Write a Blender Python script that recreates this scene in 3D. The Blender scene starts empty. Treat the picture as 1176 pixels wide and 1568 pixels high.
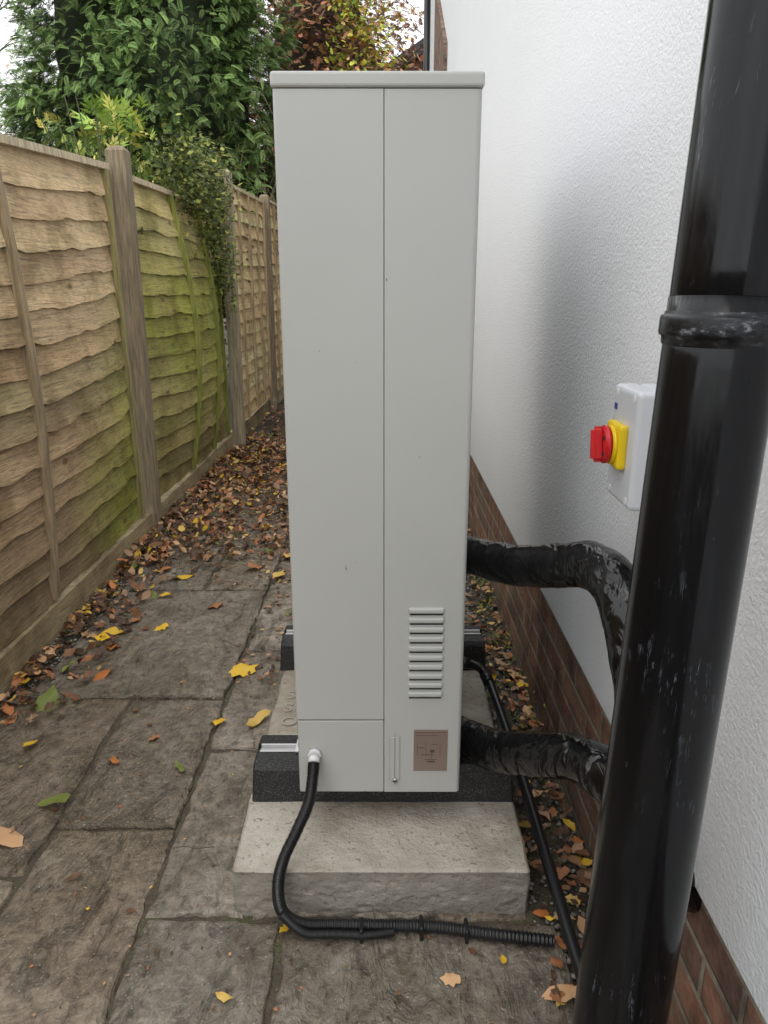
import bpy, bmesh, math, random
import numpy as np
from mathutils import Vector, noise, Matrix
random.seed(7); rng=np.random.default_rng(7)
S=bpy.context.scene
S.view_settings.view_transform='Standard'; S.view_settings.look='None'; S.view_settings.exposure=0
COL=S.collection
# ---------------------------------------------------------------- helpers
def empty(name):
    o=bpy.data.objects.new(name,None); COL.objects.link(o); return o
def mkobj(name,me,mat=None,parent=None,smooth=False):
    o=bpy.data.objects.new(name,me); COL.objects.link(o)
    if mat: me.materials.append(mat)
    if parent: o.parent=parent
    if smooth: me.polygons.foreach_set('use_smooth',[True]*len(me.polygons))
    return o
def rbox(name,lo,hi,bev,mat,parent=None,seg=2,outer=None):
    bm=bmesh.new(); bmesh.ops.create_cube(bm,size=1)
    for v in bm.verts:
        for i in range(3): v.co[i]=lo[i]+(v.co[i]+.5)*(hi[i]-lo[i])
    if outer:
        xo,bo=outer
        es=[e for e in bm.edges if all(abs(v.co.x-xo)<1e-5 for v in e.verts) and abs(e.verts[0].co.z-e.verts[1].co.z)>.01]
        bmesh.ops.bevel(bm,geom=es,offset=bo,segments=5,profile=.5,affect='EDGES')
        es=[e for e in bm.edges if e.is_manifold and e.calc_face_angle()>.9]
        bmesh.ops.bevel(bm,geom=es,offset=bev,segments=seg,profile=.5,affect='EDGES')
    elif bev>0: bmesh.ops.bevel(bm,geom=bm.edges[:]+bm.verts[:],offset=bev,segments=seg,profile=.5,affect='EDGES')
    me=bpy.data.meshes.new(name); bm.to_mesh(me); bm.free()
    return mkobj(name,me,mat,parent,False)
def cyl(name,a,b,r,mat,parent=None,n=24,r2=None,bev=0):
    a=Vector(a);b=Vector(b);d=b-a
    bm=bmesh.new(); bmesh.ops.create_cone(bm,cap_ends=True,segments=n,radius1=r,radius2=r if r2 is None else r2,depth=d.length)
    if bev: bmesh.ops.bevel(bm,geom=[e for e in bm.edges if len([f for f in e.link_faces if len(f.verts)>4])==1],offset=bev,segments=2,affect='EDGES')
    M=Matrix.Translation((a+b)/2)@d.to_track_quat('Z','Y').to_matrix().to_4x4()
    bmesh.ops.transform(bm,matrix=M,verts=bm.verts)
    for f in bm.faces: f.smooth=len(f.verts)==4
    me=bpy.data.meshes.new(name); bm.to_mesh(me); bm.free()
    return mkobj(name,me,mat,parent)
def catmull(P,n):
    P=[Vector(p) for p in P]; Q=[P[0]*2-P[1]]+P+[P[-1]*2-P[-2]]; out=[]
    m=len(P)-1
    for i in range(n+1):
        t=i/n*m; k=min(int(t),m-1); u=t-k
        a,b,c,d=Q[k:k+4]
        out.append(.5*((2*b)+(c-a)*u+(2*a-5*b+4*c-d)*u*u+(3*b-a-3*c+d)*u**3))
    return out
def tube(name,P,rad,mat,parent=None,n=12,res=60,rf=None,closed=True,smooth=True,ret=False):
    C=catmull(P,res) if res else [Vector(p) for p in P]
    N=len(C); vs=[];fs=[]
    up=Vector((0,0,1))
    t0=(C[1]-C[0]).normalized()
    if abs(t0.z)>.9: up=Vector((1,0,0))
    nrm=(up-t0*up.dot(t0)).normalized()
    for i in range(N):
        t=(C[min(i+1,N-1)]-C[max(i-1,0)]).normalized()
        nrm=(nrm-t*nrm.dot(t)).normalized(); bi=t.cross(nrm)
        r=rad(i/(N-1)) if callable(rad) else rad
        for j in range(n):
            a=2*math.pi*j/n; rr=r
            d=nrm*math.cos(a)+bi*math.sin(a)
            if rf: rr=r+rf(i/(N-1),a,C[i]+d*r)
            vs.append(C[i]+d*rr)
    for i in range(N-1):
        for j in range(n):
            k=(j+1)%n; fs.append((i*n+j,i*n+k,(i+1)*n+k,(i+1)*n+j))
    if closed: fs.append(tuple(range(n-1,-1,-1))); fs.append(tuple((N-1)*n+j for j in range(n)))
    if ret: return [tuple(v) for v in vs],fs
    me=bpy.data.meshes.new(name); me.from_pydata([tuple(v) for v in vs],[],fs)
    return mkobj(name,me,mat,parent,smooth)
class MB:
    def __init__(s): s.v=[];s.f=[];s.c=[]
    def add(s,vs,fs,col=(1,1,1)):
        o=len(s.v); s.v+=[tuple(v) for v in vs]; s.f+=[tuple(i+o for i in f) for f in fs]
        s.c+= (list(col) if isinstance(col,list) else [col]*len(vs))
    def obj(s,name,mat,parent=None,smooth=False):
        me=bpy.data.meshes.new(name); me.from_pydata(s.v,[],s.f)
        a=me.color_attributes.new('Col','FLOAT_COLOR','POINT')
        c=np.ones((len(s.v),4),np.float32); c[:,:3]=np.array(s.c)[:,:3]; a.data.foreach_set('color',c.ravel())
        return mkobj(name,me,mat,parent,smooth)
def nz(a): return a/np.maximum(np.linalg.norm(a,axis=1,keepdims=True),1e-9)
def scatter(name,tv,tf,pos,dirs,ups,scl,cols,mat,parent=None):
    tv=np.array(tv,float); tf=np.array(tf); pos=np.asarray(pos,float); n=len(pos)
    d=nz(np.asarray(dirs,float)); s=nz(np.cross(ups,d)); u=np.cross(d,s); scl=np.asarray(scl,float)
    V=pos[:,None]+scl[:,None,None]*(tv[None,:,0:1]*d[:,None]+tv[None,:,1:2]*s[:,None]+tv[None,:,2:3]*u[:,None])
    V=V.reshape(-1,3); k=tf.shape[1]
    F=(tf[None]+np.arange(n)[:,None,None]*len(tv)).reshape(-1,k)
    me=bpy.data.meshes.new(name); me.vertices.add(len(V)); me.vertices.foreach_set('co',V.astype(np.float32).ravel())
    me.loops.add(F.size); me.loops.foreach_set('vertex_index',F.astype(np.int32).ravel())
    me.polygons.add(len(F)); me.polygons.foreach_set('loop_start',(np.arange(len(F))*k).astype(np.int32))
    me.update(calc_edges=True); me.validate()
    a=me.color_attributes.new('Col','FLOAT_COLOR','POINT')
    c=np.ones((len(V),4),np.float32); c[:,:3]=np.repeat(np.asarray(cols,float),len(tv),axis=0); a.data.foreach_set('color',c.ravel())
    return mkobj(name,me,mat,parent)
# ---------------------------------------------------------------- material helpers
class NT:
    def __init__(s,name):
        s.m=bpy.data.materials.new(name); s.m.use_nodes=True; s.t=s.m.node_tree; s.n=s.t.nodes
        s.b=s.n['Principled BSDF']; s.tc=s.n.new('ShaderNodeTexCoord')
    def link(s,a,b): s.t.links.new(a,b)
    def noise(s,scale,detail=5,rough=.55,vec=(1,1,1),dist=0):
        mp=s.n.new('ShaderNodeMapping'); mp.inputs['Scale'].default_value=vec; s.link(s.tc.outputs['Object'],mp.inputs[0])
        x=s.n.new('ShaderNodeTexNoise'); x.inputs['Scale'].default_value=scale; x.inputs['Detail'].default_value=min(detail,4)
        x.inputs['Roughness'].default_value=rough; x.inputs['Distortion'].default_value=dist
        s.link(mp.outputs[0],x.inputs['Vector']); return x.outputs['Fac']
    def ramp(s,fac,stops):
        r=s.n.new('ShaderNodeValToRGB'); e=r.color_ramp.elements
        while len(e)<len(stops): e.new(.5)
        for k,(p,c) in enumerate(stops):
            e[k].position=p; e[k].color=(c,c,c,1) if isinstance(c,(int,float)) else (*c,1)
        s.link(fac,r.inputs[0]); return r.outputs[0]
    def mix(s,f,a,b,mode='MIX'):
        x=s.n.new('ShaderNodeMix'); x.data_type='RGBA'; x.blend_type=mode
        for i,v in ((0,f),(6,a),(7,b)):
            if isinstance(v,(int,float)): x.inputs[i].default_value=v
            elif isinstance(v,tuple): x.inputs[i].default_value=(*v,1)
            else: s.link(v,x.inputs[i])
        return x.outputs[2]
    def attr(s):
        x=s.n.new('ShaderNodeAttribute'); x.attribute_name='Col'; return x.outputs['Color']
    def bump(s,h,strength,dist=.01,prev=None):
        b=s.n.new('ShaderNodeBump'); b.inputs['Strength'].default_value=strength; b.inputs['Distance'].default_value=dist
        s.link(h,b.inputs['Height'])
        if prev: s.link(prev,b.inputs['Normal'])
        s.link(b.outputs[0],s.b.inputs['Normal']); return b.outputs[0]
    def base(s,c):
        if isinstance(c,tuple): s.b.inputs['Base Color'].default_value=(*c,1)
        else: s.link(c,s.b.inputs['Base Color'])
    def rough(s,r):
        if isinstance(r,(int,float)): s.b.inputs['Roughness'].default_value=r
        else: s.link(r,s.b.inputs['Roughness'])
def M(name,c1,c2=None,scale=6,rough=.6,bump=0,bscale=60,dist=.003,metal=0,vec=(1,1,1)):
    t=NT(name); c2=c2 or tuple(x*.8 for x in c1)
    t.base(t.ramp(t.noise(scale,2,vec=vec),[(.3,c1),(.7,c2)])); t.rough(rough); t.b.inputs['Metallic'].default_value=metal
    if bump: t.bump(t.noise(bscale,3,vec=vec),bump,dist)
    return t.m
def leafmat(name,rough=.55):
    t=NT(name); t.base(t.attr()); t.rough(rough); t.b.inputs['Specular IOR Level'].default_value=.3
    return t.m
t=NT('grey_paint'); t.base(t.ramp(t.noise(2.2,2),[(.3,(.470,.478,.455)),(.7,(.440,.448,.425))])); t.rough(.40)
t.bump(t.noise(3.0,1,vec=(1,1,.6)),.25,.012); m_paint=t.m
m_darkgap=M('dark_gap',(.02,.02,.02),rough=.9)
m_groove_shade=M('groove_shade',(.20,.20,.19),rough=.7)
t=NT('white_render')
n1=t.noise(150,3,.65); n2=t.noise(1.1,2)
sep=t.n.new('ShaderNodeSeparateXYZ'); t.link(t.tc.outputs['Object'],sep.inputs[0])
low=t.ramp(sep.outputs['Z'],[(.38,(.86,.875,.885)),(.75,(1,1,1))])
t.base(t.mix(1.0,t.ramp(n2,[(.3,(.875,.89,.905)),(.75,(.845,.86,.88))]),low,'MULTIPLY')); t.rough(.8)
t.bump(n1,.6,.006); m_wall=t.m
def brickmat(name,c1,c2,mort):
    t=NT(name); sep=t.n.new('ShaderNodeSeparateXYZ'); t.link(t.tc.outputs['Object'],sep.inputs[0])
    cb=t.n.new('ShaderNodeCombineXYZ')
    ad=t.n.new('ShaderNodeMath'); t.link(sep.outputs['Y'],ad.inputs[0]); t.link(sep.outputs['X'],ad.inputs[1])
    t.link(ad.outputs[0],cb.inputs[0]); t.link(sep.outputs['Z'],cb.inputs[1])
    br=t.n.new('ShaderNodeTexBrick'); t.link(cb.outputs[0],br.inputs['Vector'])
    br.inputs['Scale'].default_value=1; br.inputs['Brick Width'].default_value=.225; br.inputs['Row Height'].default_value=.075
    br.inputs['Mortar Size'].default_value=.008; br.inputs['Mortar Smooth'].default_value=.4; br.inputs['Bias'].default_value=0
    br.inputs['Color1'].default_value=(*c1,1); br.inputs['Color2'].default_value=(*c2,1); br.inputs['Mortar'].default_value=(*mort,1)
    dirt=t.ramp(t.noise(9,4,.75),[(.34,.32),(.65,1.3)])
    col=t.mix(1,br.outputs['Color'],dirt,'MULTIPLY')
    col=t.mix(t.ramp(t.noise(5,4,.6),[(.5,0.),(.66,.6)]),col,(.20,.18,.13))
    t.base(col); t.rough(.75)
    inv=t.n.new('ShaderNodeMath'); inv.operation='SUBTRACT'; inv.inputs[0].default_value=1; t.link(br.outputs['Fac'],inv.inputs[1])
    b=t.bump(inv.outputs[0],.8,.006); t.bump(t.noise(70,3),.6,.005,b)
    return t.m
m_brick=brickmat('old_brick',(.31,.155,.10),(.17,.10,.08),(.30,.265,.205))
# paving
t=NT('riven_stone_paving')
a=t.noise(6,4,.7,dist=.8); bb=t.noise(34,4,.8,dist=.5); c=t.noise(1.7,3,.6); rid=t.noise(10,4,.7,vec=(1,.35,1),dist=2.5)
col=t.ramp(a,[(.28,(.115,.092,.068)),(.45,(.195,.166,.130)),(.6,(.265,.232,.188)),(.76,(.38,.35,.30))])
col=t.mix(t.ramp(c,[(.44,0.0),(.66,.6)]),col,(.125,.105,.066))
col=t.mix(1,col,t.attr(),'MULTIPLY'); col=t.mix(1,col,t.ramp(bb,[(.32,.45),(.48,.97),(.66,1.4)]),'MULTIPLY')
col=t.mix(1,col,t.ramp(rid,[(.36,.55),(.46,1.0),(.7,1.12)]),'MULTIPLY')
sp=t.ramp(t.noise(150,1,.5),[(.67,0.),(.73,.6)]); col=t.mix(sp,col,(.44,.40,.34))
t.base(col); t.rough(t.ramp(c,[(.35,.62),(.6,.32)]))
b=t.bump(rid,.9,.014); t.bump(bb,.9,.007,b); m_pave=t.m
t=NT('soil'); t.base(t.ramp(t.noise(12,4,.7),[(.3,(.03,.024,.016)),(.55,(.07,.056,.038)),(.75,(.085,.095,.035))])); t.rough(.9); t.bump(t.noise(60,3),1,.012); m_soil=t.m
t=NT('joint_filling'); t.base(t.ramp(t.noise(14,4,.7),[(.3,(.045,.036,.026)),(.52,(.095,.078,.056)),(.72,(.095,.11,.04))])); t.rough(.9); t.bump(t.noise(80,3),1,.01); m_joint=t.m
t=NT('concrete')
a=t.noise(6,4,.7); col=t.ramp(a,[(.25,(.38,.335,.265)),(.5,(.52,.48,.41)),(.75,(.64,.61,.54))])
col=t.mix(t.ramp(t.noise(3.2,4,.7),[(.46,0.),(.62,.6)]),col,(.27,.215,.145))
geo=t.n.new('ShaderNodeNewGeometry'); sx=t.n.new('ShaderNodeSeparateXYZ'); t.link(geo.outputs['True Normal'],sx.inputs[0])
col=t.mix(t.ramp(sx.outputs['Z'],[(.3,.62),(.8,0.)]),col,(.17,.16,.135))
col=t.mix(t.ramp(t.noise(95,3,.6),[(.60,0.),(.68,.65)]),col,(.13,.11,.085))
t.base(col); t.rough(.85); b=t.bump(a,.5,.012); t.bump(t.noise(60,4,.75),.9,.008,b); m_conc=t.m
t=NT('recycled_rubber'); t.base(t.ramp(t.noise(420,1,.5),[(.60,(.014,.014,.015)),(.72,(.16,.16,.155))])); t.rough(.5); t.bump(t.noise(200,2),.7,.004); m_rub=t.m
m_alu=M('aluminium',(.62,.62,.61),(.45,.45,.45),rough=.35,metal=.9)
m_white=M('white_plastic',(.75,.76,.76),(.7,.7,.71),rough=.35)
m_boxp=M('pale_grey_plastic',(.60,.625,.66),(.57,.595,.63),rough=.38)
m_red=M('red_plastic',(.62,.015,.02),rough=.3); m_yel=M('yellow_plastic',(.85,.60,.01),rough=.35); m_blue=M('blue_print',(.05,.08,.3),rough=.4)
t=NT('weathered_black_pvc')
st=t.noise(9,4,.65,vec=(5,5,.6)); fine=t.noise(46,4,.8,vec=(2.4,2.4,.28),dist=.4); pat=t.noise(5,4,.7)
msk=t.mix(1,t.ramp(fine,[(.57,0.),(.68,.75)]),t.ramp(pat,[(.50,0.),(.60,1.)]),'MULTIPLY')
col=t.mix(msk,(.0025,.003,.0042),(.17,.20,.25)); col=t.mix(t.ramp(st,[(.56,0.),(.85,.15)]),col,(.05,.055,.068))
t.base(col); t.rough(t.ramp(fine,[(.35,.09),(.7,.28)])); t.b.inputs['Specular IOR Level'].default_value=.32; m_pvc=t.m
t=NT('dusty_black_pvc'); t.base(t.ramp(t.noise(32,4,.8,vec=(1,1,2)),[(.48,(.004,.0045,.006)),(.6,(.03,.032,.037)),(.72,(.26,.27,.29))])); t.rough(.3); t.b.inputs['Specular IOR Level'].default_value=.35; m_dpvc=t.m
t=NT('black_wrap'); t.base(t.ramp(t.noise(14,4,.7),[(.62,(.003,.003,.0035)),(.82,(.035,.035,.037))])); t.rough(.17)
t.bump(t.noise(17,2,.45,dist=1.4,vec=(1.8,1,1)),.55,.012); m_wrap=t.m
m_blk=M('black_plastic',(.008,.008,.009),(.018,.018,.020),rough=.28)
# wood
t=NT('weathered_wood')
g=t.noise(4,4,.65,vec=(3,1.2,22),dist=1.2); g2=t.noise(30,4,.7,vec=(1,1.0,9)); blot=t.noise(3.2,4,.65)
col=t.mix(1,t.attr(),t.ramp(g,[(.3,.5),(.48,.97),(.7,1.2)]),'MULTIPLY'); col=t.mix(1,col,t.ramp(g2,[(.3,.7),(.6,1.12)]),'MULTIPLY')
col=t.mix(1,col,t.ramp(blot,[(.36,(.64,.59,.52)),(.54,(1.05,1.03,1.0))]),'MULTIPLY')
kn=t.n.new('ShaderNodeTexVoronoi'); kn.inputs['Scale'].default_value=5
mp=t.n.new('ShaderNodeMapping'); mp.inputs['Scale'].default_value=(1,.8,1.5); t.link(t.tc.outputs['Object'],mp.inputs[0]); t.link(mp.outputs[0],kn.inputs['Vector'])
col=t.mix(t.ramp(kn.outputs['Distance'],[(.07,.8),(.13,0.)]),col,(.16,.08,.04))
t.base(col); t.rough(.8); t.bump(g,.6,.008); m_wood=t.m
t=NT('post_wood'); g=t.noise(5,4,.7,vec=(14,14,1.0))
t.base(t.mix(1,t.attr(),t.ramp(g,[(.3,.45),(.65,1.15)]),'MULTIPLY')); t.rough(.85); t.bump(g,.7,.006); m_post=t.m
m_leaf=leafmat('tree_foliage',.6); m_fleaf=leafmat('fallen_leaf',.45)
m_bark=M('bark',(.09,.07,.05),(.04,.03,.022),scale=12,rough=.9,bump=.8,bscale=30)
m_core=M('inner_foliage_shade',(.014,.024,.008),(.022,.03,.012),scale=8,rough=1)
t=NT('pebble'); t.base(t.attr()); t.rough(.6); m_peb=t.m
# ---------------------------------------------------------------- ground
mb=MB(); mb.add([(-60,-60,-.03),(60,-60,-.03),(60,90,-.03),(-60,90,-.03)],[(0,1,2,3)]); mb.obj('ground',m_soil)
PV=empty('paving')
bm=bmesh.new(); bmesh.ops.create_grid(bm,x_segments=70,y_segments=160,size=.5)
for v in bm.verts:
    x=-1.24+(v.co.x+.5)*1.72; y=-1.2+(v.co.y+.5)*6.6; z=-.0085+.004*noise.noise((x*7,y*7,0)); 
    if x>.33: z-=.010
    v.co=(x,y,z)
me=bpy.data.meshes.new('joint_filling'); bm.to_mesh(me); bm.free(); mkobj('joint_filling',me,m_joint,PV,True)
mb=MB()
def slab(x0,x1,y0,y1):
    g=.005; c=.008; x0+=g+random.uniform(-.003,.005);x1-=g+random.uniform(-.003,.005);y0+=g+random.uniform(-.003,.005);y1-=g+random.uniform(-.003,.005)
    zt=.001+random.uniform(-.002,.003); tx=random.uniform(-.003,.003); ty=random.uniform(-.003,.003)
    pts=[]; sd=random.uniform(0,99)
    def side(a,b):
        n=max(4,int((Vector(b)-Vector(a)).length/.02))
        for i in range(n):
            p=Vector(a).lerp(Vector(b),i/n); q=(p.x*18,p.y*18,sd)
            pts.append((p.x+.011*noise.noise(q)+random.uniform(-.0015,.0015),p.y+.011*noise.noise((q[1],q[0],sd+5))+random.uniform(-.0015,.0015)))
    side((x0,y0),(x1,y0));side((x1,y0),(x1,y1));side((x1,y1),(x0,y1));side((x0,y1),(x0,y0))
    cx,cy=(x0+x1)/2,(y0+y1)/2; n=len(pts); vs=[]
    zf=lambda x,y: zt+tx*(x-cx)/.3+ty*(y-cy)/.3
    for z,ins in ((-.05,0),(-c,0),(-.002,.4*c),(0,1.3*c)):
        kx=1-ins/((x1-x0)/2); ky=1-ins/((y1-y0)/2)
        for x,y in pts:
            xx=cx+(x-cx)*kx; yy=cy+(y-cy)*ky; vs.append((xx,yy,zf(xx,yy)+z))
    fs=[]
    for r in range(3):
        for i in range(n): fs.append((r*n+i,r*n+(i+1)%n,(r+1)*n+(i+1)%n,(r+1)*n+i))
    fs.append(tuple(3*n+i for i in range(n)))
    k=random.uniform(.74,1.15); w=random.uniform(-.02,.08)
    mb.add(vs,fs,(k+w,k,k-w))
for q in [(-.5,-.21,.6,1.25),(-.21,.36,.6,1.24),(-.5,.0,0,.6),(.0,.36,0,.6),(-.5,-.28,1.25,1.85),(-.28,.1,1.25,1.85),(-.5,.1,1.85,2.45),(-.5,.1,2.45,3.1),(-.5,.1,3.1,3.7),(-.5,.1,3.7,4.3),
          (.1,.31,1.24,1.9),(.1,.31,1.9,2.6),(.1,.36,2.6,3.3),
          (-.8,-.5,.2,1.0),(-.8,-.5,1.0,1.52),(-.8,-.5,1.52,2.12),(-1.24,-.8,.2,1.36),(-1.24,-.8,1.36,2.12),(-1.14,-.5,2.12,3.02),(-1.14,-.78,3.02,3.6),(-.78,-.5,3.02,3.6),(-1.14,-.5,3.6,4.3),
          (-.5,.3,-1,0),(-1.24,-.5,-1,.2),(-.5,.1,4.3,5),(-1.14,-.5,4.3,5)]: 
    slab(*q)
mb.obj('slabs',m_pave,PV)
# ---------------------------------------------------------------- house walls
H=empty('white_house')
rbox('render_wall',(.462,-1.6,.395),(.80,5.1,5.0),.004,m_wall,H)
rbox('brick_plinth',(.474,-1.6,-.1),(.80,5.1,.393),0,m_brick,H)
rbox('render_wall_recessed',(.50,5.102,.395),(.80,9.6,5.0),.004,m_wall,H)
rbox('brick_plinth_recessed',(.512,5.102,-.1),(.80,9.6,.393),0,m_brick,H)
me=bpy.data.meshes.new('brick_pier'); a=[(.47,6.7,0),(.499,6.7,0),(.499,8,0),(.47,8,0),(.47,6.7,3.1),(.499,6.7,3.1),(.499,8,3.9),(.47,8,3.9)]
me.from_pydata(a,[],[(3,2,1,0),(4,5,6,7),(0,1,5,4),(1,2,6,5),(2,3,7,6),(3,0,4,7)]); mkobj('brick_pier',me,m_brick,H)
rbox('eaves_board',(.3,-1.6,5.002),(.8,9.6,5.12),.01,m_blk,H)
cyl('rainwater_pipe',(.47,9.3,0),(.47,9.3,5.0),.04,m_blk,H)
for z in (1.2,3.0,4.4): cyl('pipe_collar',(.47,9.3,z),(.47,9.3,z+.07),.048,m_blk,H)
D=empty('brick_house'); m_tile=M('roof_tile',(.07,.045,.035),(.035,.028,.025),scale=9,rough=.8,bump=.8,bscale=12,dist=.03)
rbox('walls',(.05,15,-.1),(6.05,22,4.75),0,m_brick,D)
def slopebox(name,x0,z0,x1,z1,y0,y1,th,mat):
    me=bpy.data.meshes.new(name); vs=[(x0,y0,z0),(x1,y0,z1),(x1,y1,z1),(x0,y1,z0)]; vs+=[(a,b,c+th) for a,b,c in vs]
    me.from_pydata(vs,[],[(3,2,1,0),(4,5,6,7),(0,1,5,4),(1,2,6,5),(2,3,7,6),(3,0,4,7)]); mkobj(name,me,mat,D)
slopebox('roof_slope',-.3,4.62,3.05,6.7,14.6,22.4,.12,m_tile); slopebox('roof_slope_far',6.4,4.62,3.05,6.7,14.6,22.4,.12,m_tile)
slopebox('bargeboard',-.3,4.5,3.05,6.58,14.5,14.58,.2,m_blk)
me=bpy.data.meshes.new('gable'); me.from_pydata([(.05,15,4.75),(6.05,15,4.75),(3.05,15,6.65)],[],[(0,1,2)]); mkobj('gable',me,m_brick,D)
rbox('window_frame',(1.6,14.95,2.8),(2.8,15.02,4.0),.01,m_white,D); rbox('window_glass',(1.68,14.93,2.88),(2.72,14.949,3.92),0,M('glass',(.03,.035,.04),rough=.1),D)
cyl('gutter',(-.38,14.5,4.55),(-.38,22,4.55),.06,m_blk,D); rbox('fascia',(-.34,14.45,4.42),(.9,14.49,4.6),0,m_blk,D)
rbox('door',(4,14.93,-.1),(4.9,15.03,2.0),.01,m_white,D)
# ---------------------------------------------------------------- fence
F=empty('wooden_fence')
def lin(r,g,b): return tuple(((x/255)/12.92 if x<10 else ((x/255+.055)/1.055)**2.4) for x in (r,g,b))
def panel(nm,y0,y1,z0,z1a,z1b,xf,bow,mossf,bright,batt,lean=0,tint=(1,1,1),nb=15,flat=.0):
    mb=MB(); L=y1-y0
    ZT=lambda u:z1a+(z1b-z1a)*u
    def X(y,w):
        u=(y-y0)/L
        return xf+bow*math.sin(math.pi*min(1,max(0,u)))*math.sin(math.pi*min(1,max(0,w*.9+.05)))+lean*w
    N=56
    for k in range(nb):
        vs=[];cs=[]
        bk=random.uniform(.80,1.12); sd=random.uniform(0,99)
        tc=random.uniform(-.05,.05); og=random.uniform(.014,.024)
        for i in range(N+1):
            u=i/N; y=y0+L*u; pitch=(ZT(u)-z0)/nb; zb=z0+k*pitch; w=k/nb
            wv=.012*noise.noise((y*2.3,sd,0))+.018*max(0,noise.noise((y*5.5,sd+9,0)))+.003*noise.noise((y*22,sd,3))
            droop=-.016*math.sin(math.pi*u)*(1 if bow else 0)*(.4+w)
            b=zb+wv*1.4+droop
            ox=og+.007*noise.noise((y*3,sd,7))
            vs+= [(X(y,w)+.002,y,b),(X(y,w)+ox,y,b),(X(y,w)+ox-.001,y,b+.012),(X(y,w+1/nb)+.003,y,zb+droop+pitch+.025)]
            mo=mossf(u,w)+.35*noise.noise((y*3,zb*4,5)); mo=max(0,min(1,mo))
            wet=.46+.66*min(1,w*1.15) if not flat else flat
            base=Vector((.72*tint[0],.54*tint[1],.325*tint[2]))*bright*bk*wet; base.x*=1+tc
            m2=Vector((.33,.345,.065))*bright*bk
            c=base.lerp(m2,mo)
            cs+=[tuple(c*.22),tuple(c*1.1),tuple(c*1.05),tuple(c*.70)]  # lap shadow painted in: board undersides and overlapped tops darkened
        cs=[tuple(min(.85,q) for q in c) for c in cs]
        fs=[]
        for i in range(N):
            for j in range(3):
                a=i*4+j; fs.append((a,a+4,a+5,a+1))
        mb.add(vs,fs,cs)
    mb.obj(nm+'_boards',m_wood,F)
    mb=MB()
    for yb in batt:
        vs=[];n=14; u=(yb-y0)/L
        for i in range(n+1):
            w=i/n; z=z0+(ZT(u)-z0)*w; x=X(yb,w)
            vs+=[(x-.03,yb-.017,z),(x+.038,yb-.017,z),(x+.038,yb+.017,z),(x-.03,yb+.017,z)]
        fs=[(i*4+j,i*4+(j+1)%4,i*4+4+(j+1)%4,i*4+4+j) for i in range(n) for j in range(4)]+[(3,2,1,0),(n*4,n*4+1,n*4+2,n*4+3)]
        mo=max(0,min(1,mossf(u,.5)))
        c=Vector((.42,.325,.20)).lerp(Vector((.30,.32,.07)),mo)*min(bright,1.3)
        mb.add(vs,fs,tuple(c))
    vs=[];n=16
    for i in range(n+1):
        y=y0+L*i/n; x=X(y,1); zz=ZT(i/n)
        vs+=[(x-.03,y,zz),(x+.032,y,zz),(x+.03,y,zz+.028),(x-.028,y,zz+.034)]
    fs=[(i*4+j,i*4+4+j,i*4+4+(j+1)%4,i*4+(j+1)%4) for i in range(n) for j in range(4)]+[(0,1,2,3),(n*4+3,n*4+2,n*4+1,n*4)]
    mb.add(vs,fs,(.66,.55,.37))
    mb.obj(nm+'_battens',m_post,F)
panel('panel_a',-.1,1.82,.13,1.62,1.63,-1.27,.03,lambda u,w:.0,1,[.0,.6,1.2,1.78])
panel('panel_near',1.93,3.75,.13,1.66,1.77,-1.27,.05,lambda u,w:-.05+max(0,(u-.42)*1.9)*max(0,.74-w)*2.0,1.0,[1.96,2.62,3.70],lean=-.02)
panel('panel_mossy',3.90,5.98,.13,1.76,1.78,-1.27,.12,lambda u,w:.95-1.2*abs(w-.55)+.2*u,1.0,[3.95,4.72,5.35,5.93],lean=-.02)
panel('panel_far',6.14,8.0,.15,2.0,2.05,-1.22,.0,lambda u,w:-.3,1.3,[6.2,6.62,7.1,7.55,7.95],tint=(1.0,1.0,.95),nb=16,flat=1.0)  # raised brightness paints a sunlit look into the board colour
panel('panel_end',8.12,10.0,.15,2.1,2.15,-1.22,.0,lambda u,w:-.3,1.3,[8.2,8.7,9.2,9.9],tint=(1.0,1.0,.95),nb=16,flat=1.0)  # same painted sunlight as the far panel
def post(x,y,z,w=.045,c=(.30,.24,.155)):
    mb=MB(); vs=[];n=10
    for i in range(n+1):
        zz=-.05+(z+.05)*i/n; ww=w
        vs+=[(x-ww,y-ww,zz),(x+ww,y-ww,zz),(x+ww,y+ww,zz),(x-ww,y+ww,zz)]
    vs+=[(x-w*.6,y-w*.6,z+.02),(x+w*.6,y-w*.6,z+.02),(x+w*.6,y+w*.6,z+.02),(x-w*.6,y+w*.6,z+.02)]; n+=1
    fs=[(i*4+j,i*4+(j+1)%4,i*4+4+(j+1)%4,i*4+4+j) for i in range(n) for j in range(4)]+[(n*4,n*4+1,n*4+2,n*4+3)]
    mb.add(vs,fs,c); mb.obj('post',m_post,F)
post(-1.245,1.875,1.75); post(-1.24,3.83,1.86); post(-1.18,6.05,2.07,c=(.46,.39,.27)); post(-1.30,5.96,2.1,c=(.32,.27,.18)); post(-1.19,8.06,2.12); post(-1.19,10.05,2.2)
mb=MB()
for a,b in ((-.1,1.82),(1.93,3.78),(3.88,5.99),(6.1,8),(8.1,10)):
    vs=[(-1.275,a,-.05),(-1.225,a,-.05),(-1.225,a,.115),(-1.275,a,.115),(-1.275,b,-.05),(-1.225,b,-.05),(-1.225,b,.115),(-1.275,b,.115)]
    mb.add(vs,[(0,1,5,4),(1,2,6,5),(2,3,7,6),(3,0,4,7),(0,3,2,1),(4,5,6,7)],(.40,.33,.20))
mb.obj('gravel_board',m_wood,F)
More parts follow.
